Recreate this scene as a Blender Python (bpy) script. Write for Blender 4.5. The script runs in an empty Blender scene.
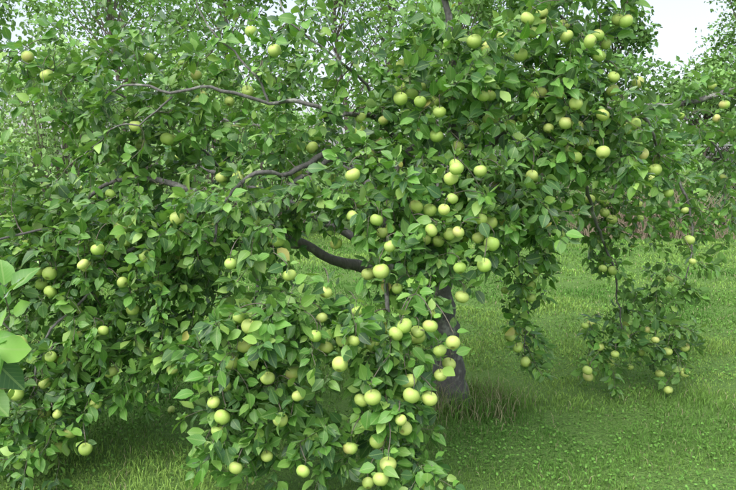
import bpy, math, numpy as np
from mathutils import Vector
rng=np.random.default_rng(11)
S=bpy.context.scene
def link(o,parent=None):
    S.collection.objects.link(o)
    if parent: o.parent=parent
    return o
def empty(name,loc=(0,0,0)):
    e=bpy.data.objects.new(name,None); e.location=loc; e.empty_display_size=.2
    return link(e)
def mesh_obj(name,V,F,mat,col=None,luv=None,smooth=True,parent=None):
    V=np.asarray(V,dtype=np.float32); F=np.asarray(F,dtype=np.int32)
    m=bpy.data.meshes.new(name)
    m.vertices.add(len(V)); m.vertices.foreach_set('co',V.ravel())
    m.loops.add(F.size); m.loops.foreach_set('vertex_index',F.ravel())
    m.polygons.add(len(F)); m.polygons.foreach_set('loop_start',np.arange(0,F.size,F.shape[1],dtype=np.int32))
    m.update(calc_edges=True)
    m.polygons.foreach_set('use_smooth',np.full(len(F),smooth,dtype=bool))
    if col is not None:
        a=m.attributes.new('Col','FLOAT_COLOR','POINT')
        c=np.ones((len(V),4),dtype=np.float32); c[:,:3]=col; a.data.foreach_set('color',c.ravel())
    if luv is not None:
        a=m.attributes.new('luv','FLOAT_VECTOR','POINT'); a.data.foreach_set('vector',np.asarray(luv,dtype=np.float32).ravel())
    m.materials.append(mat)
    o=bpy.data.objects.new(name,m)
    return link(o,parent)
def unit(a): return a/np.maximum(np.linalg.norm(a,axis=-1,keepdims=True),1e-9)

# ------------------------------------------------------------------ materials
def newmat(name):
    m=bpy.data.materials.new(name); m.use_nodes=True
    nt=m.node_tree; nt.nodes.clear()
    return m,nt.nodes,nt.links
def math_n(N,L,op,a,b=None,c=None):
    n=N.new('ShaderNodeMath'); n.operation=op
    for i,x in enumerate((a,b,c)):
        if x is None: continue
        if isinstance(x,(int,float)): n.inputs[i].default_value=x
        else: L.new(x,n.inputs[i])
    return n.outputs[0]
def mixc(N,L,f,a,b,mode='MIX'):
    n=N.new('ShaderNodeMix'); n.data_type='RGBA'; n.blend_type=mode
    for s,x in ((0,f),(6,a),(7,b)):
        if isinstance(x,(int,float)): n.inputs[s].default_value=x
        elif isinstance(x,tuple): n.inputs[s].default_value=(*x,1)
        else: L.new(x,n.inputs[s])
    return n.outputs[2]
def leaf_material(name,rough=.45,trans=.35,veins=True,gloss=True):
    m,N,L=newmat(name)
    at=N.new('ShaderNodeAttribute'); at.attribute_name='Col'
    base=at.outputs['Color']
    if veins:
        uv=N.new('ShaderNodeAttribute'); uv.attribute_name='luv'
        sp=N.new('ShaderNodeSeparateXYZ'); L.new(uv.outputs['Vector'],sp.inputs[0])
        au=math_n(N,L,'ABSOLUTE',sp.outputs[0])
        rib=math_n(N,L,'LESS_THAN',au,.07)
        s=math_n(N,L,'SINE',math_n(N,L,'SUBTRACT',math_n(N,L,'MULTIPLY',sp.outputs[1],46.),math_n(N,L,'MULTIPLY',au,16.)))
        v=math_n(N,L,'POWER',math_n(N,L,'MAXIMUM',s,0.),6.)
        f=math_n(N,L,'MAXIMUM',math_n(N,L,'MULTIPLY',rib,.42),math_n(N,L,'MULTIPLY',v,.15))
        base=mixc(N,L,f,base,(.30,.43,.15))
    d=N.new('ShaderNodeBsdfDiffuse'); res=d.outputs[0]
    if trans>0:
        geo=N.new('ShaderNodeNewGeometry')
        back=mixc(N,L,.32,base,(.20,.30,.14))
        col=mixc(N,L,geo.outputs['Backfacing'],base,back)
        L.new(col,d.inputs[0])
        t=N.new('ShaderNodeBsdfTranslucent')
        tc=mixc(N,L,1.,col,(1.4,1.6,.5),'MULTIPLY'); L.new(tc,t.inputs[0])
        mx=N.new('ShaderNodeMixShader'); mx.inputs[0].default_value=trans
        L.new(d.outputs[0],mx.inputs[1]); L.new(t.outputs[0],mx.inputs[2])
        res=mx.outputs[0]
    else: L.new(base,d.inputs[0])
    if gloss:
        g=N.new('ShaderNodeBsdfGlossy'); g.inputs['Roughness'].default_value=rough
        fr=N.new('ShaderNodeFresnel'); fr.inputs[0].default_value=1.45
        fac=math_n(N,L,'MULTIPLY',fr.outputs[0],math_n(N,L,'MULTIPLY_ADD',geo.outputs['Backfacing'],-.7,.9))
        m2=N.new('ShaderNodeMixShader'); L.new(fac,m2.inputs[0]); L.new(res,m2.inputs[1]); L.new(g.outputs[0],m2.inputs[2]); res=m2.outputs[0]
    o=N.new('ShaderNodeOutputMaterial'); L.new(res,o.inputs[0])
    return m
M_leaf=leaf_material('apple_leaf',trans=.3)
M_far=leaf_material('far_leaf',.6,.22,False,False)
M_grass=leaf_material('grass_blade',.5,0,False,False)
def bark(name,c1,c2,c3):
    m,N,L=newmat(name)
    tc=N.new('ShaderNodeTexCoord')
    n=N.new('ShaderNodeTexNoise'); n.inputs['Scale'].default_value=22; n.inputs['Detail'].default_value=8; L.new(tc.outputs['Object'],n.inputs['Vector'])
    mp=N.new('ShaderNodeMapping'); mp.inputs['Scale'].default_value=(1,1,.25); L.new(tc.outputs['Object'],mp.inputs[0])
    n2=N.new('ShaderNodeTexNoise'); n2.inputs['Scale'].default_value=70; n2.inputs['Detail'].default_value=6; L.new(mp.outputs[0],n2.inputs['Vector'])
    n3=N.new('ShaderNodeTexNoise'); n3.inputs['Scale'].default_value=14; n3.inputs['Detail'].default_value=5; L.new(tc.outputs['Object'],n3.inputs['Vector'])
    a=mixc(N,L,n2.outputs[0],c1,c2)
    th=N.new('ShaderNodeMapRange'); th.inputs[1].default_value=.55; th.inputs[2].default_value=.66; L.new(n3.outputs[0],th.inputs[0])
    b=mixc(N,L,th.outputs[0],a,c3)
    p=N.new('ShaderNodeBsdfPrincipled'); L.new(b,p.inputs['Base Color']); p.inputs['Roughness'].default_value=.85
    bp=N.new('ShaderNodeBump'); bp.inputs['Strength'].default_value=.8; bp.inputs['Distance'].default_value=.01
    L.new(math_n(N,L,'ADD',n.outputs[0],n2.outputs[0]),bp.inputs['Height']); L.new(bp.outputs[0],p.inputs['Normal'])
    o=N.new('ShaderNodeOutputMaterial'); L.new(p.outputs[0],o.inputs[0])
    return m
M_bark=bark('apple_bark',(.055,.055,.052),(.17,.165,.155),(.24,.25,.22))
M_twig=bark('apple_twig',(.08,.07,.055),(.17,.145,.12),(.14,.15,.10))
M_farbark=bark('far_bark',(.08,.065,.05),(.16,.13,.11),(.2,.19,.17))
def apple_material():
    m,N,L=newmat('apple_skin')
    at=N.new('ShaderNodeAttribute'); at.attribute_name='Col'
    tc=N.new('ShaderNodeTexCoord')
    n=N.new('ShaderNodeTexNoise'); n.inputs['Scale'].default_value=28; n.inputs['Detail'].default_value=4; L.new(tc.outputs['Object'],n.inputs['Vector'])
    c=mixc(N,L,math_n(N,L,'MULTIPLY',n.outputs[0],.35),at.outputs['Color'],(.42,.56,.14))
    v=N.new('ShaderNodeTexVoronoi'); v.inputs['Scale'].default_value=150; L.new(tc.outputs['Object'],v.inputs['Vector'])
    d=math_n(N,L,'LESS_THAN',v.outputs['Distance'],.16)
    c=mixc(N,L,math_n(N,L,'MULTIPLY',d,.35),c,(.60,.64,.36))
    p=N.new('ShaderNodeBsdfPrincipled'); L.new(c,p.inputs['Base Color']); p.inputs['Roughness'].default_value=.48
    p.inputs['Specular IOR Level'].default_value=.35
    o=N.new('ShaderNodeOutputMaterial'); L.new(p.outputs[0],o.inputs[0])
    return m
M_apple=apple_material()

# ------------------------------------------------------------------ tubes
class Tubes:
    def __init__(s): s.V=[];s.F=[];s.n=0
    def add(s,P,R,k=5):
        P=np.asarray(P,float); R=np.asarray(R,float); n=len(P)
        T=unit(np.gradient(P,axis=0))
        ref=np.array([0.31,.17,.93]) if abs(T[:,2]).mean()<.85 else np.array([.93,.31,.17])
        U=unit(np.cross(T,ref)); W=np.cross(T,U)
        a=np.arange(k)/k*2*math.pi
        ring=P[:,None]+R[:,None,None]*(np.cos(a)[None,:,None]*U[:,None]+np.sin(a)[None,:,None]*W[:,None])
        s.V.append(ring.reshape(-1,3))
        i=np.arange(n-1)[:,None]*k; j=np.arange(k)[None]; j2=(j+1)%k
        f=np.stack([i+j,i+j2,i+k+j2,i+k+j],-1).reshape(-1,4)+s.n
        s.F.append(f); s.n+=n*k
    def obj(s,name,mat,parent=None):
        return mesh_obj(name,np.concatenate(s.V),np.concatenate(s.F),mat,parent=parent)
def catmull(P,step):
    P=np.asarray(P,float); P=np.vstack([2*P[0]-P[1],P,2*P[-1]-P[-2]])
    out=[]
    for i in range(1,len(P)-2):
        n=max(2,int(np.linalg.norm(P[i+1]-P[i])/step))
        t=np.linspace(0,1,n,endpoint=False)[:,None]
        a,b,c,d=P[i-1],P[i],P[i+1],P[i+2]
        out.append(.5*((2*b)+(-a+c)*t+(2*a-5*b+4*c-d)*t**2+(-a+3*b-3*c+d)*t**3))
    out.append(P[-2][None]); return np.vstack(out)

# ------------------------------------------------------------------ apple tree
tree=empty('apple_tree')
limbs=[ # points, r0, r1
 ([(.60,4.5,-.05),(.59,4.5,.25),(.55,4.48,.6),(.48,4.45,.95)],.115,.09),
 ([(.48,4.45,.9),(.15,4.1,1.02),(-.08,3.95,1.06),(-.40,3.7,1.22),(-.75,3.5,1.45),(-1.2,3.5,1.6),(-1.5,3.5,1.5),(-1.7,3.4,1.2)],.045,.005),
 ([(.48,4.45,.95),(.05,4.25,1.12),(-.3,4.3,1.32),(-.9,4.4,1.6),(-1.3,4.5,1.7),(-1.6,4.5,1.5)],.040,.006),
 ([(.46,4.45,.95),(.33,4.2,1.45),(.02,3.8,1.68),(-.18,3.5,1.74),(-.38,3.3,1.66),(-.56,3.2,1.67),(-.70,3.15,1.50),(-.76,3.1,1.3)],.034,.006),
 ([(.33,4.2,1.45),(.12,3.8,1.95),(-.15,3.4,2.01),(-.32,3.32,2.06),(-.5,3.3,2.01),(-.75,3.22,2.07),(-.95,3.18,2.04),(-1.15,3.2,2.08),(-1.35,3.3,2.02)],.019,.004),
 ([(.46,4.45,.95),(.52,4.2,1.55),(.5,3.8,2.1),(.42,3.6,2.6),(.2,3.5,3.05)],.055,.01),
 ([(.48,4.45,.9),(.75,4.5,1.35),(1.15,4.6,1.8),(1.7,4.8,2.08),(2.3,5,2.15),(2.85,5,2.28),(3.6,5,2.45)],.045,.012),
 ([(.6,4.45,1.15),(.95,4.2,1.65),(1.2,4.1,1.78),(1.5,4.3,1.5),(1.72,4.5,1.1),(1.85,4.6,.75),(1.9,4.6,.4)],.022,.004),
 ([(.48,4.4,1.0),(.40,3.9,1.6),(.30,3.45,1.8),(.16,3.3,1.6),(.12,3.15,1.2),(.12,3.0,.75),(.12,2.9,.4)],.03,.004),
 ([(.4,4.1,1.4),(.0,3.6,1.72),(-.35,3.35,1.62),(-.52,3.2,1.3),(-.56,3.05,.9),(-.55,2.95,.45)],.022,.004),
 ([(.5,4.1,1.6),(.85,3.7,1.98),(1.15,3.5,2.15),(1.45,3.5,2.0),(1.65,3.65,1.75)],.03,.006),
 ([(-.4,3.7,1.22),(-.9,3.6,1.25),(-1.25,3.5,1.25),(-1.45,3.3,1.0),(-1.66,3.2,.75),(-1.75,3.2,.45)],.016,.004),
 ([(1.7,4.8,2.08),(2.15,4.8,1.8),(2.4,4.75,1.4),(2.4,4.7,.9),(2.25,4.65,.5)],.015,.003),
 ([(.48,4.5,1.0),(.55,5.0,1.7),(.6,5.5,2.1),(.7,6.0,2.3)],.045,.01),
 ([(.48,4.5,1.0),(-.1,5.0,1.6),(-.7,5.3,1.95),(-1.3,5.5,2.1)],.04,.01),
 ([(-1.6,3.45,1.38),(-2.05,2.8,1.3),(-1.8,2.2,1.38),(-1.25,1.7,1.43),(-.85,1.3,1.40)],.007,.002),
 ([(.9,4.3,1.6),(.95,4.05,1.4),(.97,3.98,1.1),(1.0,3.95,.8),(1.0,3.95,.5)],.010,.003),
 ([(.40,3.9,1.6),(.55,3.5,1.8),(.7,3.4,1.6),(.62,3.3,1.35)],.014,.004),
 ([(-.5,3.3,2.01),(-.6,3.3,2.2),(-.82,3.35,2.4),(-.9,3.4,2.6)],.007,.003),
 ([(.12,3.8,1.95),(-.05,3.6,2.2),(-.2,3.5,2.32),(-.42,3.5,2.5),(-.5,3.5,2.75)],.010,.003),
 ([(-.95,3.18,2.04),(-1.1,3.2,1.92),(-1.3,3.3,1.9),(-1.5,3.4,1.75)],.005,.003),
 ([(-.9,4.4,1.6),(-1.2,4.0,1.95),(-1.6,3.7,2.2),(-2.0,3.6,2.3)],.012,.003),
 ([(.42,3.6,2.6),(.8,3.5,2.6),(1.1,3.45,2.4)],.02,.005),
 ([(1.7,4.8,2.08),(1.75,4.7,1.9),(1.78,4.6,1.6),(1.7,4.6,1.3)],.010,.004),
 ([(2.3,5,2.15),(2.5,4.95,2.0),(2.75,5,1.75),(2.8,5,1.3)],.010,.004),
]
big=Tubes(); nodes=[]; nr=[]
for P,r0,r1 in limbs:
    Q=catmull(P,.045); n=len(Q)
    w=np.cumsum(rng.normal(0,1,(n,3)),0); w-=np.linspace(0,1,n)[:,None]*w[-1]
    Q=Q+w*.0066*min(1,.02/r0+.3)
    t=np.linspace(0,1,n); R=r0*(1-t)+r1*t; R=R*(1+.07*np.sin(t*40+r0*900)+rng.normal(0,.05,n))
    if r0>.1: R=R*(1+.7*np.exp(-t*9))
    big.add(Q,R,12)
    k0=int(n*.35) if r0>.03 else 2
    if r0>.1: k0=n
    nodes+=list(Q[k0:]); nr+=list(R[k0:])
big.obj('trunk_and_limbs',M_bark,tree)

vols=[ # centre, radii, shoots
(-.56,2.9,.68,.27,.25,.50,105),(-.30,2.85,1.0,.30,.25,.2,58),(-.25,2.8,.55,.13,.2,.35,20),
(.10,2.88,.74,.17,.22,.40,80),(.03,2.8,.4,.13,.2,.22,18),(.22,2.75,.36,.08,.15,.15,12),
(-.55,3.2,1.45,.45,.35,.28,84),(.12,3.25,1.5,.35,.35,.28,88),(.65,3.3,1.48,.33,.35,.26,98),(.25,3.1,1.2,.23,.25,.20,55),
(.95,3.9,1.38,.28,.3,.22,42),
(.35,3.4,2.1,.35,.4,.35,98),(.9,3.4,2.15,.4,.4,.45,145),(1.15,3.45,1.87,.3,.35,.25,80),(1.0,3.45,2.7,.4,.4,.2,40),(1.6,3.7,1.75,.18,.3,.18,28),
(-.5,3.6,2.25,.6,.35,.35,54),(-1.3,3.6,2.15,.5,.35,.35,50),(-.2,3.55,1.85,.5,.4,.2,44),(-1.2,3.6,1.8,.6,.4,.25,82),(-1.9,3.6,2.2,.4,.4,.3,14),
(-1.2,3.5,1.35,.5,.45,.35,130),(-1.85,3.5,1.3,.4,.4,.5,130),(-1.5,3.45,.8,.5,.4,.4,140),(-1.75,3.3,.38,.35,.4,.28,80),(-1.0,3.5,.9,.28,.4,.4,78),
(-2.7,3.9,1.2,.5,.6,.8,50),
(1.0,3.95,.65,.11,.15,.28,20),(.97,4.0,1.05,.15,.2,.25,20),
(1.75,4.6,1.4,.28,.3,.25,46),(1.7,4.6,1.05,.14,.2,.25,12),(2.3,4.8,1.35,.35,.3,.32,32),(2.75,5,1.4,.35,.4,.5,30),
(1.8,4.6,.40,.26,.22,.26,30),(2.15,4.65,.42,.28,.22,.34,38),(2.3,4.7,.85,.2,.2,.2,14),(1.9,4.6,.7,.16,.2,.15,8),(2.6,4.9,2.0,.4,.3,.2,26),
(-.8,5.1,1.9,.9,.5,.45,46),(.5,5.2,2.2,.9,.6,.5,60),(-1.8,4.6,1.1,.8,.6,.8,76),(1.4,5.0,2.05,.5,.4,.35,32),
(0,4.1,2.95,1.3,1,.3,44),(2.7,5,2.3,.5,.2,.12,16),(-.74,1.22,1.39,.07,.1,.06,6),
(1.7,4.2,1.9,.3,.4,.3,28),
]
T=[]
for cx,cy,cz,rx,ry,rz,n in vols:
    d=unit(rng.normal(0,1,(n,3)))*(rng.random((n,1))**.38)
    T.append(np.array([cx,cy,cz])+d*np.array([rx,ry,rz]))
T=np.vstack(T); T=T[T[:,2]>.1]
# openings in the crown where bare limbs run
opens=[(-.15,3.25,1.25,.22,.6,.10),(-.36,3.05,1.68,.26,.30,.07),(-.6,3.0,2.06,.3,.25,.05),(.41,3.05,.96,.07,.4,.2)]
def in_open(P,g=1.):
    k=np.zeros(len(P),bool)
    for cx,cy,cz,rx,ry,rz in opens: k|=(((P-np.array([cx,cy,cz]))/(np.array([rx,ry,rz])*g))**2).sum(1)<1
    return k
T=T[~in_open(T)]
axis=np.array([.3,4.4])
NP=np.zeros((60000,3)); NR=np.zeros(60000); nn=len(nodes); NP[:nn]=nodes; NR[:nn]=nr
d0=np.array([np.min(np.sum((NP[:nn]-t)**2,1)) for t in T])
tw=Tubes(); shoots=[]
for idx in np.argsort(d0):
    t=T[idx]
    dd=np.sum((NP[:nn]-t)**2*np.array([1,1,.8]),1)+.012*(NP[:nn,2]<t[2]-.2)
    i=int(np.argmin(dd)); p=NP[i].copy(); L=np.linalg.norm(t-p)
    if L<.03: continue
    out=np.array([t[0]-axis[0],t[1]-axis[1],0]); out=out/max(np.linalg.norm(out),.1)
    e=unit(out*.6+rng.normal(0,.6,3)+np.array([0,0,rng.choice([.6,-.5,-.9])]))
    end=t+e*rng.uniform(.05,.15)
    n=max(4,int((L+.1)/.04)); s=np.linspace(0,1,n)[:,None]
    c=(p+t)/2+np.array([0,0,.18*L])+rng.normal(0,.07*L,3)
    Q=(1-s)**3*p+3*(1-s)**2*s*c+3*(1-s)*s*s*t+s**3*end
    Q[1:]+=rng.normal(0,.0035,(n-1,3))
    r0=min(NR[i]*.8,.0028+.010*L); R=np.linspace(r0,.0014,n)
    tw.add(Q,R,5)
    NP[nn:nn+n-1]=Q[1:]; NR[nn:nn+n-1]=R[1:]; nn+=n-1
    shoots.append((Q,out))

# ---- apples
A_txt="""0.76,3.15,2.39;0.86,3.27,2.44;0.91,3.39,2.42;1.11,3.18,2.32;1.19,3.3,2.3;0.67,3.42,1.94;0.34,3.21,1.84;0.16,3.33,2.09;0.23,3.45,2.07;0.26,3.24,2.01;0.34,3.36,2.02;0.96,3.15,1.9;1.05,3.27,1.89;0.9,3.39,2.07;1.16,3.18,1.76;1.02,3.3,1.77;1.12,3.42,1.8;0.83,3.21,1.63;0.73,3.33,1.9;0.82,3.45,1.95;1.07,3.24,2.19;1.26,3.36,2.08;-0.61,3.45,2.39;-0.54,3.57,2.15;-0.97,3.69,2.2;-0.3,3.48,1.79;-0.37,3.6,1.8;-0.2,3.62,1.62;-0.04,3.51,1.95;-0.39,3.63,1.47;-0.79,3.45,1.63;-0.79,3.57,1.51;-0.89,3.69,1.34;1.47,3.48,1.76;1.61,3.6,1.67;1.53,3.72,1.71;
0.37,2.85,1.64;0.52,2.97,1.67;0.07,3.09,1.37;0.1,2.88,1.33;0.04,3,1.44;0.28,3.12,1.33;0.29,2.91,1.4;0.39,3.03,1.37;0.35,3.15,1.32;0.52,2.94,1.45;0.59,3.06,1.42;0.34,2.85,1.5;0.58,2.97,1.33;0.3,3.09,1.48;0.42,2.88,1.23;0.45,3,1.07;0,3.12,1.16;0.06,2.91,1.21;0.14,3,1.11;0.23,3.05,1.5;0.53,3.05,1.35;
0.26,2.6,1.03;0.16,2.72,1;0.31,2.84,1.03;0.36,2.63,0.95;0.32,2.75,0.88;0,2.87,0.95;-0.06,2.66,0.95;-0.11,2.78,0.92;0.38,2.9,0.77;0.27,2.69,0.68;0.23,2.81,0.65;0.14,2.6,0.62;0.18,2.72,0.75;.12,2.7,.97;.02,2.6,.72;-.03,2.75,.65;.04,2.7,.48;-.34,2.8,.76;-.30,2.65,.71;-.44,2.7,.77;-.64,2.75,.72;-.68,2.7,.66;-.64,2.68,.60;-.67,2.72,.52;-.38,2.65,.6;-.28,2.6,.39;0,2.65,.31;.26,2.65,.31;-.58,2.65,.38;-.6,2.75,1.27;-.35,2.8,1.21;-.23,2.7,.96;.16,2.68,.55;.33,2.8,.75;-.57,2.75,1.03;-.19,2.8,.88;
-1.38,3.05,1.22;-1.24,3.17,1.11;-1.24,3.29,0.94;-1.58,3.08,0.75;-1.68,3.2,0.57;-1.64,3.32,0.65;-1.58,3.11,0.44;-1.71,3.23,0.4;-1.29,3.35,1.29;-1.75,3.14,0.22;-1.66,3.26,0.19;-1.42,3.05,0.28;-1.35,3.17,0.86;-1.37,3.29,0.6;
1.55,4.45,1.46;1.68,4.57,1.45;1.66,4.69,1.37;1.74,4.48,0.95;1.75,4.6,1.02;1.68,4.72,0.2;1.61,4.51,0.16;1.85,4.63,0.32;1.96,4.75,0.52;1.7,4.54,0.37;2.03,4.66,0.43;2.06,4.45,0.45;2.21,4.57,0.33;2.22,4.69,0.12;2.3,4.48,0.2;2.2,4.5,0.06;2.09,4.72,1.59;1.47,4.51,1.38;1.9,4.63,0.36;2.09,4.75,0.27;2.04,4.54,0.5;1.69,4.66,1.15;2.29,4.45,1.02;2.32,4.57,1.16;2.52,4.69,2.03;2.23,4.48,1.38;
0.88,3.85,0.64;0.97,3.97,0.55;1.05,4.09,0.55;0.99,3.88,0.47;0.97,4,0.64;0.9,4.12,0.88;1.02,3.91,0.95;1.22,4.03,1.26;1.18,4.15,1.11;-1.0,1.75,1.19"""
A=np.array([[float(v) for v in s.split(',')] for s in A_txt.replace('\n','').split(';') if s.strip()])
nmain=len(A)
extra=[]
for a in A[:-1]:
    for q in range(2 if a[2]>1.6 else 1):
        if rng.random()<(.5 if a[2]>1.6 else .14):
            d=unit(rng.normal(0,1,3)*np.array([1,.4,.8])); extra.append(a+d*rng.uniform(.068,.17))
ids=rng.choice(len(T),190,replace=False)
for i in ids:
    q=T[i]; o=np.array([q[0]-axis[0],q[1]-axis[1],0]); o/=max(.3,np.linalg.norm(o))
    if q[2]<1.0 and q[1]<3.1 and rng.random()<.5: continue
    extra.append(q+o*rng.uniform(-.05,.14)+rng.normal(0,.03,3)+np.array([0,0,-.03]))
AA=[a for a in A]
for e in extra:
    if e[2]>.08 and e[1]>2.5 and min(np.sum((np.array(AA)-e)**2,1))>.062**2: AA.append(e)
AA=np.array(AA); nA=len(AA)
RA=np.clip(rng.normal(.0322,.0036,nA),.023,.039)
def apple_template(nu=14,nv=20):
    V=[];F=[]
    for i in range(nu+1):
        th=math.pi*i/nu
        r=math.sin(th)*(1+.05*math.cos(th)); z=math.cos(th)*.90
        z-= .26*math.exp(-(th/.30)**2); z+= .16*math.exp(-((math.pi-th)/.26)**2)
        for j in range(nv):
            a=2*math.pi*j/nv
            rr=r*(1+.02*math.cos(5*a)*(1-math.cos(th))*.5)
            V.append((rr*math.cos(a),rr*math.sin(a),z))
    for i in range(nu):
        for j in range(nv):
            F.append((i*nv+j,(i+1)*nv+j,(i+1)*nv+(j+1)%nv,i*nv+(j+1)%nv))
    return np.array(V),np.array(F)
aV,aF=apple_template()
def frames(n,tilt=.35):
    up=unit(np.array([0,0,1.])+rng.normal(0,tilt,(n,3)))
    x=unit(np.cross(up,rng.normal(0,1,(n,3)))); y=np.cross(up,x)
    return np.stack([x,y,up],1) # rows
def build_apples(name,C,R,parent,tilt=.4):
    n=len(C); M=frames(n,tilt)
    sc=np.stack([R*rng.uniform(.95,1.04,n),R*rng.uniform(.95,1.04,n),R*rng.uniform(.90,1.06,n)],1)
    V=np.einsum('vk,nk,nkj->nvj',aV,sc,M)+C[:,None]
    base=np.array([.33,.51,.095]); yel=np.array([.50,.58,.16]); k=rng.random((n,1))
    c=base*(1-k)+yel*k; c=c*rng.uniform(.82,1.1,(n,1))
    col=np.repeat(c[:,None],len(aV),1)
    pole=np.clip(np.abs(aV[:,2])*1.2-.55,0,1)[None,:,None]*.45
    col=col*(1-pole)+np.array([.28,.45,.08])*pole
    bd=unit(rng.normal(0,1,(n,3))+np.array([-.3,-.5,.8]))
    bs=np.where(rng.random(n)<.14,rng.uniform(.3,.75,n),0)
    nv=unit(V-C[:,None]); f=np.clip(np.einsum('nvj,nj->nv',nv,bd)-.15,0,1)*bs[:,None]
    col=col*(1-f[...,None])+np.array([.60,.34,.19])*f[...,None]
    sd_=unit(rng.normal(0,.5,(n,3))+np.array([-.3,-.6,.8])); g=np.clip(np.einsum('nvj,nj->nv',nv,sd_),0,1)**2*.3  # shading gradient painted into the skin: sunward side paler and yellower
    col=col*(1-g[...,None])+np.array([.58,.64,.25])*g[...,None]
    eye=(np.arange(len(aV))>=len(aV)-40)
    col[:,eye]*=np.array([.45,.35,.4])
    F=(aF[None]+np.arange(n)[:,None,None]*len(aV)).reshape(-1,4)
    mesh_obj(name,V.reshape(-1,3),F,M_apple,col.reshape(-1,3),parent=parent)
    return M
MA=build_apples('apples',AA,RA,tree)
rosettes=[]
for c,r,m in zip(AA,RA,MA):
    top=c+m[2]*r*.62; st=c+m[2]*r*1.0+np.array([0,0,.018])
    dd=np.sum((NP[:nn]-(st+np.array([0,0,.03])))**2,1)+.02*(NP[:nn,2]<st[2]); i=int(np.argmin(dd)); p=NP[i].copy()
    s=np.linspace(0,1,7)[:,None]; c1=(p+st)/2+np.array([0,0,.04])+rng.normal(0,.01,3)
    Q=(1-s)**2*p+2*(1-s)*s*c1+s*s*st
    tw.add(Q,np.linspace(max(.002,min(NR[i],.004)),.0024,7),5)
    tw.add([st,(st+top)/2+rng.normal(0,.002,3),top],[.0016,.0012,.0016],5)
    rosettes.append(st)
tw.obj('twigs',M_twig,tree)

# ---- leaves
P0=[];D0=[];OUT=[]
for Q,out in shoots:
    seg=np.linalg.norm(np.diff(Q,axis=0),axis=1); cum=np.concatenate([[0],np.cumsum(seg)]); tot=cum[-1]
    start=max(0,tot-rng.uniform(.16,.27)); l=np.arange(start+.01,tot,.0185)
    if len(l)==0: l=np.array([tot*.5])
    l=np.concatenate([l,np.full(rng.integers(4,7),tot)+rng.uniform(-.008,.002,1)])
    pos=np.stack([np.interp(l,cum,Q[:,k]) for k in range(3)],1)
    dir_=unit(Q[-1]-Q[-3]); u=unit(np.cross(dir_,[.2,.3,.9])); w=np.cross(dir_,u)
    a=np.arange(len(l))*2.4+rng.uniform(0,6.28)
    fw=np.where(l>=tot-.01,rng.uniform(.1,1.1,len(l)),.55)
    D=unit(dir_*fw[:,None]+u*np.cos(a)[:,None]+w*np.sin(a)[:,None])
    P0.append(pos);D0.append(D);OUT.append(np.repeat(out[None],len(l),0))
for st in rosettes:
    k=rng.integers(3,7); a=np.arange(k)*2.4+rng.uniform(0,6.28)
    D=unit(np.stack([np.cos(a),np.sin(a),rng.uniform(-.1,1.1,k)],1))
    out=np.array([st[0]-axis[0],st[1]-axis[1],0]);out/=max(.1,np.linalg.norm(out))
    P0.append(np.repeat(st[None],k,0));D0.append(D);OUT.append(np.repeat(out[None],k,0))
P0=np.vstack(P0);D0=np.vstack(D0);OUT=np.vstack(OUT)
D0=unit(D0+OUT*.25+np.array([0,0,-.18])+rng.normal(0,.22,D0.shape))
n=len(P0); Ls=rng.uniform(.040,.083,n)*np.where(rng.random(n)<.14,.62,1)
cen=P0+D0*(Ls*.8)[:,None]
keep=~(in_open(cen,.85)&(rng.random(n)<.75))
for i_,(c,r) in enumerate(zip(AA,RA)):
    q=cen-c; near=np.sum(q*q,1)<(r+.010)**2; keep&=~near
    # fruit hangs on the outer face of the crown, sparsely covered by leaves
    o=np.array([(c[0]-axis[0])*.25,-1.0,0.0]); o/=np.linalg.norm(o); s=q@o
    lat=np.sum(q*q,1)-s*s
    fr=(s>0)&(s<.28)&(lat<.048**2); keep&=~(fr&(rng.random(n)<((.86 if c[2]>1.5 else .72) if i_<nmain else .68)))
keep&=(P0[:,2]>.05)
P0=P0[keep];D0=D0[keep];OUT=OUT[keep];Ls=Ls[keep];n=len(P0)
Nn=OUT*.5+np.array([0,0,.8])+rng.normal(0,.5,(n,3))
Nn=unit(Nn-np.sum(Nn*D0,1)[:,None]*D0); X=np.cross(D0,Nn)
tv=[(-.03,-.34),(.03,-.34),(0,0)]
rows=[(.14,.56),(.40,1.0),(.66,.86),(.87,.44)]
for t,w in rows: tv+=[(-w,t),(0,t),(w,t)]
tv.append((0,1.05)); tv=np.array(tv)
F=[(0,1,2),(2,4,3),(2,5,4)]
for i in range(3):
    a=3+i*3
    for k in (0,1): F+= [(a+k,a+k+1,a+k+4),(a+k,a+k+4,a+k+3)]
a=12; F+=[(a,a+1,15),(a+1,a+2,15)]
F=np.array(F)
wid=Ls*rng.uniform(.28,.37,n); curl=rng.normal(.16,.2,n); fold=rng.uniform(.02,.55,n); tws=rng.normal(0,.16,n)
u=tv[:,0][None]; t=tv[:,1][None]; tp=np.maximum(t,0)
z=(-curl[:,None]*tp**2*Ls[:,None])+fold[:,None]*np.abs(u)*wid[:,None]+tws[:,None]*u*tp*Ls[:,None]+rng.normal(0,.0015,(n,len(tv)))*(t>0)
off=Ls*.34
loc=(u*wid[:,None])[...,None]*X[:,None]+((t*Ls[:,None]+off[:,None]))[...,None]*D0[:,None]+z[...,None]*Nn[:,None]
V=P0[:,None]+loc
pal=np.array([(.085,.215,.036),(.12,.28,.048),(.060,.155,.043),(.185,.36,.07),(.045,.115,.043),(.27,.43,.10)])  # mixed leaf greens; the brightest also paint in highlights on some leaves
pc=pal[rng.choice(6,n,p=[.27,.26,.18,.14,.08,.07])]*rng.uniform(.78,1.22,(n,1))
dr=.5+.5*np.sin(P0[:,0]*5.1+2*np.sin(P0[:,2]*4.3))*np.cos(P0[:,2]*5.7+P0[:,1]*3.1); pc=pc*(.82+.34*dr)[:,None]
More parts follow.
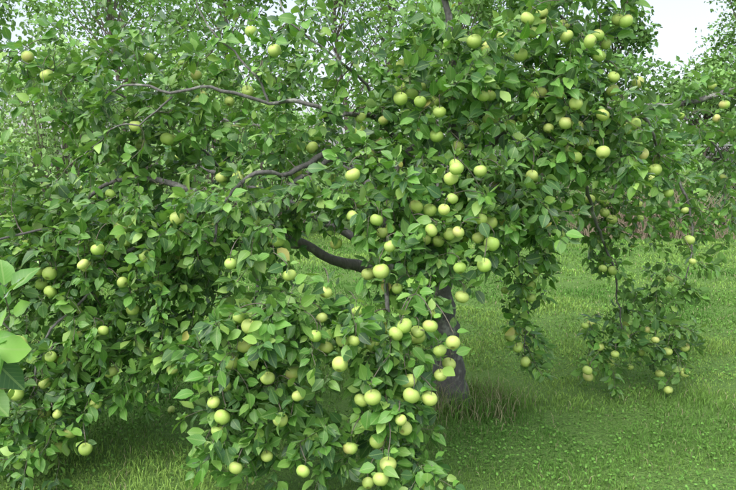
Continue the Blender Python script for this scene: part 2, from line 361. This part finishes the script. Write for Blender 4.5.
yl=rng.random(n)<.003; pc[yl]=np.array([.38,.37,.10])
col=np.repeat(pc[:,None],len(tv),1); col[:,:2]=np.array([.20,.29,.10])
luv=np.zeros((n,len(tv),3)); luv[...,0]=tv[:,0]; luv[...,1]=tv[:,1]
FF=(F[None]+np.arange(n)[:,None,None]*len(tv)).reshape(-1,3)
mesh_obj('leaves',V.reshape(-1,3),FF,M_leaf,col.reshape(-1,3),luv.reshape(-1,3),parent=tree)

# ------------------------------------------------------------------ ground
def gz(x,y): return .02*np.sin(x*.9+.4)*np.cos(y*.7)+.012*np.sin(x*2.7+y*1.9)
m,N,L=newmat('lawn_soil')
tc=N.new('ShaderNodeTexCoord')
def noise(sc,det=6):
    q=N.new('ShaderNodeTexNoise'); q.inputs['Scale'].default_value=sc; q.inputs['Detail'].default_value=det; L.new(tc.outputs['Object'],q.inputs['Vector']); return q.outputs[0]
a=mixc(N,L,noise(60),(.035,.085,.022),(.14,.25,.06))
b=mixc(N,L,math_n(N,L,'MULTIPLY',noise(1.1),.6),a,(.15,.26,.06))
p=N.new('ShaderNodeBsdfPrincipled'); L.new(b,p.inputs['Base Color']); p.inputs['Roughness'].default_value=.9; p.inputs['Specular IOR Level'].default_value=.2
bp=N.new('ShaderNodeBump'); bp.inputs['Strength'].default_value=1; bp.inputs['Distance'].default_value=.03; L.new(noise(45,10),bp.inputs['Height']); L.new(bp.outputs[0],p.inputs['Normal'])
o=N.new('ShaderNodeOutputMaterial'); L.new(p.outputs[0],o.inputs[0])
ax=np.concatenate([[-400,-200,-100,-50],np.arange(-25,25.1,.35),[50,100,200,400]])
gx,gy=np.meshgrid(ax,ax+8); gzv=gz(gx,gy)*(np.abs(gx)<30)*(np.abs(gy-8)<30)
nx=len(ax); idx=np.arange(nx*nx).reshape(nx,nx)
Fq=np.stack([idx[:-1,:-1],idx[:-1,1:],idx[1:,1:],idx[1:,:-1]],-1).reshape(-1,4)
mesh_obj('ground',np.stack([gx,gy,gzv],-1).reshape(-1,3),Fq,m)

pr=np.random.default_rng(5); pk=pr.normal(0,1,(14,2))*np.repeat([1.0,2.6],7)[:,None]; pp=pr.uniform(0,6.28,14)
def patch(x,y):
    v=sum(np.sin(x*k[0]+y*k[1]+p_+.8*np.sin(x*k[1]*.7-y*k[0]*.7)) for k,p_ in zip(pk,pp))
    return np.clip(.5+v*.14,0,1)
GP=[];GH=[];GW=[]
for y0,y1,den,w,h in [(2.3,4.2,4600,.0036,.042),(4.2,6.2,3000,.005,.047),(6.2,9,1300,.008,.052),(9,16.5,420,.015,.058)]:
    xa=.62*y1+.3; nb=int(2*xa*(y1-y0)*den)
    x=rng.uniform(-xa,xa,nb); y=rng.uniform(y0,y1,nb)
    GP.append(np.stack([x,y],1)); GH.append(h*rng.uniform(.4,1.35,nb)*(.35+1.1*patch(x*3,y*3))); GW.append(w*rng.uniform(.7,1.4,nb))
nb=1900; a=rng.uniform(0,6.28,nb); r=.12+np.abs(rng.normal(0,.15,nb))
GP.append(np.stack([.70+np.cos(a)*r*1.35,4.38+np.sin(a)*r],1)); GH.append(rng.uniform(.06,.27,nb)*np.clip(1.25-1.4*r,.25,1.1)); GW.append(np.full(nb,.0045))
kt=len(np.vstack(GP))-nb
GP=np.vstack(GP);GH=np.concatenate(GH);GW=np.concatenate(GW);nb=len(GP)
a=rng.uniform(0,6.28,nb); lean=rng.uniform(.15,1.0,nb); b=rng.uniform(0,6.28,nb)
base=np.stack([GP[:,0],GP[:,1],gz(GP[:,0],GP[:,1])-.004],1)
wd=np.stack([np.cos(b),np.sin(b),0*b],1)*GW[:,None]; ld=np.stack([np.cos(a),np.sin(a),0*a],1)
up=np.array([0,0,1.])
m1=base+ld*(lean*GH*.28)[:,None]+up*(GH*.6)[:,None]; tip=base+ld*(lean*GH*.9)[:,None]+up*(GH*(1-.25*lean))[:,None]
V=np.stack([base-wd/2,base+wd/2,m1+wd*.4,m1-wd*.4,tip],1)
F=np.array([(0,1,2),(0,2,3),(3,2,4)])
pt=patch(GP[:,0],GP[:,1])[:,None]
c=np.array([.085,.205,.04])*(1-pt)+np.array([.235,.38,.085])*pt; c=c*rng.uniform(.65,1.35,(nb,1))
dry=rng.random(nb)<.05; dry[kt:]|=rng.random(nb-kt)<.3; c[dry]=np.array([.34,.33,.19])*rng.uniform(.7,1.1,(dry.sum(),1))
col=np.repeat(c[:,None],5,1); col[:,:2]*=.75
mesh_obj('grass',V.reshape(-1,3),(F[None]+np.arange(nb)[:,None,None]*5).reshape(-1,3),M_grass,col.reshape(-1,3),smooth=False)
nc=46000; y=2.4+12*rng.random(nc)**1.5; x=rng.uniform(-1,1,nc)*(.62*y+.3); k=patch(x*1.3+5,y*1.3)>.40+rng.uniform(-.15,.15,nc); x=x[k];y=y[k];nc=len(x)
r=rng.uniform(.005,.0105,nc)*(1+.06*(y-3)); hz=gz(x,y)+rng.uniform(.010,.040,nc)
ang=np.arange(6)/6*2*math.pi
nrm=unit(np.array([0,0,1.])+rng.normal(0,.5,(nc,3))); X=unit(np.cross(nrm,rng.normal(0,1,(nc,3)))); Y=np.cross(nrm,X)
Cc=np.stack([x,y,hz],1)
V=Cc[:,None]+r[:,None,None]*(np.cos(ang)[None,:,None]*X[:,None]+.75*np.sin(ang)[None,:,None]*Y[:,None])
F=np.array([(0,1,2,3),(0,3,4,5)])
c=np.array([.12,.26,.055])*rng.uniform(.55,1.35,(nc,1)); col=np.repeat(c[:,None],6,1)
mesh_obj('clover',V.reshape(-1,3),(F[None]+np.arange(nc)[:,None,None]*6).reshape(-1,4),M_grass,col.reshape(-1,3),smooth=False)
wf=np.array([(-1.35,4.2),(-1.1,4.6),(-1.6,4.5)])
build_apples('fallen_apples',np.column_stack([wf,gz(wf[:,0],wf[:,1])+.025]),rng.uniform(.024,.030,len(wf)),None,1.5)

# ------------------------------------------------------------------ distant vegetation
class Fol:
    def __init__(s): s.P=[];s.S=[];s.C=[]
    def clump(s,c,rad,n,size,col,flat=1.):
        d=unit(rng.normal(0,1,(n,3)))*(rng.random((n,1))**.45)*np.asarray(rad)
        s.P.append(np.asarray(c)+d); s.S.append(size*rng.uniform(.6,1.3,n))
        sh=rng.uniform(.75,1.25)
        s.C.append(np.asarray(col)*sh*rng.uniform(.7,1.3,(n,1)))
    def obj(s,name,parent=None):
        P=np.vstack(s.P);Z=np.concatenate(s.S);C=np.vstack(s.C); k=P[:,2]>.03;P=P[k];Z=Z[k];C=C[k];n=len(P)
        D=unit(rng.normal(0,1,(n,3))+np.array([0,0,-.3])); Nn=rng.normal(0,.6,(n,3))+np.array([0,-.4,.8])
        Nn=unit(Nn-np.sum(Nn*D,1)[:,None]*D); X=np.cross(D,Nn)
        q=[(0,0,0),(.3,.35,.04),(.22,.72,.02),(0,1,-.08),(-.22,.72,.02),(-.3,.35,.04)]
        V=np.stack([P+(X*a+D*b+Nn*c_)*Z[:,None] for a,b,c_ in q],1)
        F=np.array([(0,1,2,3),(0,3,4,5)])
        return mesh_obj(name,V.reshape(-1,3),(F[None]+np.arange(n)[:,None,None]*6).reshape(-1,4),M_far,np.repeat(C[:,None],6,1).reshape(-1,3),smooth=False,parent=parent)
def broad_tree(F_,Tb,x,y,h,r,col,size=.13,clumps=60,per=120,base=.18):
    tp=catmull([(x,y,-.1),(x+rng.normal(0,.1),y,h*.35),(x+rng.normal(0,.25),y+rng.normal(0,.2),h*.7),(x,y,h*.95)],.4)
    Tb.add(tp,np.linspace(.025*h*.5,.02,len(tp)),8)
    for i in range(clumps):
        t=rng.random()**.8; z=h*(base+(1-base)*t)
        rr=r*math.sin(math.pi*min(1,.12+.85*(1-abs(t-.42)*1.25)) /2)*(1-.55*max(0,t-.55)/.45)
        a=rng.uniform(0,6.28); q=rr*rng.random()**.45
        c=np.array([x+q*math.cos(a),y+q*math.sin(a),z])
        k=int(np.clip(t*.8*len(tp),0,len(tp)-1)); 
        mid=(tp[k]+c)/2+np.array([0,0,-.05*h*.3])
        bq=catmull([tp[k],mid,c],.3); Tb.add(bq,np.linspace(.022,.006,len(bq)),5)
        cr=r*rng.uniform(.16,.32)
        F_.clump(c,(cr*1.2,cr*1.2,cr*.75),per,size,col)
G1=(.14,.26,.085);G2=(.20,.34,.12);G3=(.11,.20,.08);G4=(.27,.41,.17)
Fo=Fol();Tb=Tubes()
for x,y,h,r,c in [(-15,20,8.5,3.2,G2),(-11,18,7.5,2.8,G4),(-7.5,20,9,3.2,G2),(-4,18.5,8,2.8,G1),(-.5,20,9,3,G2),(2.8,19,7.5,2.6,G2),(5.6,21,7.4,2.3,G1),(7.8,20.5,6.4,1.9,G1),(9.9,19,4.6,1.9,G2),(15.5,21,9,3,G3),(-19,17,8,3,G1),(19,19,9,3.2,G2),(1,25,11,3.5,G1),(-9,25,11,3.5,G1),(22,24,11,4,G3),(4.6,27,9.5,3,G1)]:
    broad_tree(Fo,Tb,x,y,h,r,c,size=.17,clumps=62,per=85)
broad_tree(Fo,Tb,11.7,20,8.3,2.0,G1,size=.13,clumps=75,per=80,base=.1)
broad_tree(Fo,Tb,14.2,23,9.5,2.4,G2,size=.14,clumps=70,per=80,base=.1)
bt=empty('background_trees'); Fo.obj('tree_foliage',bt); Tb.obj('tree_trunks',M_farbark,bt)
def shrub(name,x,y,w,d,h,col,size,n,per):
    F_=Fol();T_=Tubes(); e=empty(name)
    for i in range(n):
        a=rng.uniform(0,6.28); q=rng.random()**.5; t=rng.random()**.8
        s=math.sqrt(max(0,1-(t*.95)**2.4))
        c=np.array([x+w*q*s*math.cos(a),y+d*q*s*math.sin(a),.15+h*t])
        Q=catmull([(x+(c[0]-x)*.3,y+(c[1]-y)*.3,-.05),(x+(c[0]-x)*.7,y+(c[1]-y)*.7,c[2]*.6),c],.25)
        T_.add(Q,np.linspace(.02,.005,len(Q)),5)
        F_.clump(c,(.42,.38,.30),per,size,col)
    F_.obj('foliage',e); T_.obj('stems',M_farbark,e)
for x,y,w,d,h,c in [(-13,15.5,2.2,1.2,3.4,G1),(-9.5,15,2.2,1.2,3,G2),(-6,15.8,2.2,1.2,3.3,G1),(-2.5,15.5,2.2,1.1,3,G2),(1,16,2.2,1.1,3.2,G1),(4.2,16,1.9,1.0,3.0,G1),(7.2,16.8,1.6,1,2.8,G2),(10.6,17.2,2.3,1.1,3.2,G1),(14.6,16.5,2.4,1.2,3.4,G1)]:
    shrub('shrub',x,y,w,d,h,c,.11,80,64)
for x,y,w,d,h,c in [(-7.6,11.2,1.7,1.4,3.6,G4),(-4.9,10.2,1.5,1.3,3.3,G4),(-10.6,12,2,1.5,4.2,G2),(-3.2,12.5,1.6,1.2,3.4,G4)]:
    shrub('shrub',x,y,w,d,h,c,.085,90,80)
e=empty('dead_bush'); T_=Tubes()
for i in range(520):
    x=6.4+rng.normal(0,1.0); y=14.8+rng.normal(0,.25)
    a=rng.uniform(0,6.28); h=rng.uniform(.3,1.5)
    T_.add([(x,y,0),(x+.2*math.cos(a),y,h*.6),(x+.6*math.cos(a),y+.2*math.sin(a),h)],[.010,.007,.004],4)
T_.obj('dead_stems',bark('dry_stem',(.16,.12,.08),(.32,.27,.19),(.26,.22,.16)),e)
mm,N,L=newmat('galvanised_wire'); p=N.new('ShaderNodeBsdfPrincipled'); p.inputs['Base Color'].default_value=(.3,.31,.31,1); p.inputs['Metallic'].default_value=.3; p.inputs['Roughness'].default_value=.5
q=N.new('ShaderNodeTexNoise'); q.inputs['Scale'].default_value=8; L.new(math_n(N,L,'MULTIPLY_ADD',q.outputs[0],.3,.35),p.inputs['Roughness'])
o=N.new('ShaderNodeOutputMaterial'); L.new(p.outputs[0],o.inputs[0])
e=empty('wire_fence'); T_=Tubes(); yf=15.2
for x in np.arange(7.0,19,2.4):
    T_.add([(x,yf,-.1),(x,yf,2.2),(x,yf,2.22)],[.03,.03,.012],8)
T_.add([(7,yf,2.15),(13,yf,2.15),(18.8,yf,2.15)],[.014]*3,6)
for x in np.arange(7.0,18.6,.11):
    for s in (1,-1):
        xs=np.linspace(0,2.1,3); T_.add(np.stack([x+s*xs*.9+(1.9 if s<0 else 0),np.full(3,yf+.006*s),2.1-xs],1),[.0022]*3,3)
T_.obj('posts_and_mesh',mm,e)

# ------------------------------------------------------------------ light, world, camera
az=math.radians(205); el=math.radians(55)
sd=Vector((math.sin(az)*math.cos(el),math.cos(az)*math.cos(el),math.sin(el)))
ld=bpy.data.lights.new('sun','SUN'); ld.energy=2.75; ld.angle=math.radians(55); ld.color=(1,.98,.94)
lo=bpy.data.objects.new('sun',ld); link(lo); lo.rotation_euler=sd.to_track_quat('Z','Y').to_euler(); lo.location=sd*30
w=bpy.data.worlds.new('World'); S.world=w; w.use_nodes=True; N=w.node_tree.nodes; L=w.node_tree.links; N.clear()
sky=N.new('ShaderNodeTexSky'); sky.sky_type='NISHITA'; sky.sun_disc=False; sky.sun_elevation=el; sky.sun_rotation=az
sky.air_density=1.0; sky.dust_density=3.5; sky.ozone_density=1
hs=N.new('ShaderNodeHueSaturation'); hs.inputs['Saturation'].default_value=.5; hs.inputs['Value'].default_value=2.0; L.new(sky.outputs[0],hs.inputs['Color'])
bg=N.new('ShaderNodeBackground'); bg.inputs[1].default_value=.15; L.new(hs.outputs[0],bg.inputs[0])
o=N.new('ShaderNodeOutputWorld'); L.new(bg.outputs[0],o.inputs[0])
cd=bpy.data.cameras.new('camera'); cd.sensor_width=36; cd.lens=31.18; cd.clip_end=2000; cd.clip_start=.05
co=bpy.data.objects.new('camera',cd); link(co); co.location=(0,0,1.7); co.rotation_euler=(math.radians(90-7.2),0,0)
S.camera=co
S.view_settings.view_transform='Standard'; S.view_settings.look='None'; S.view_settings.exposure=0; S.view_settings.gamma=1
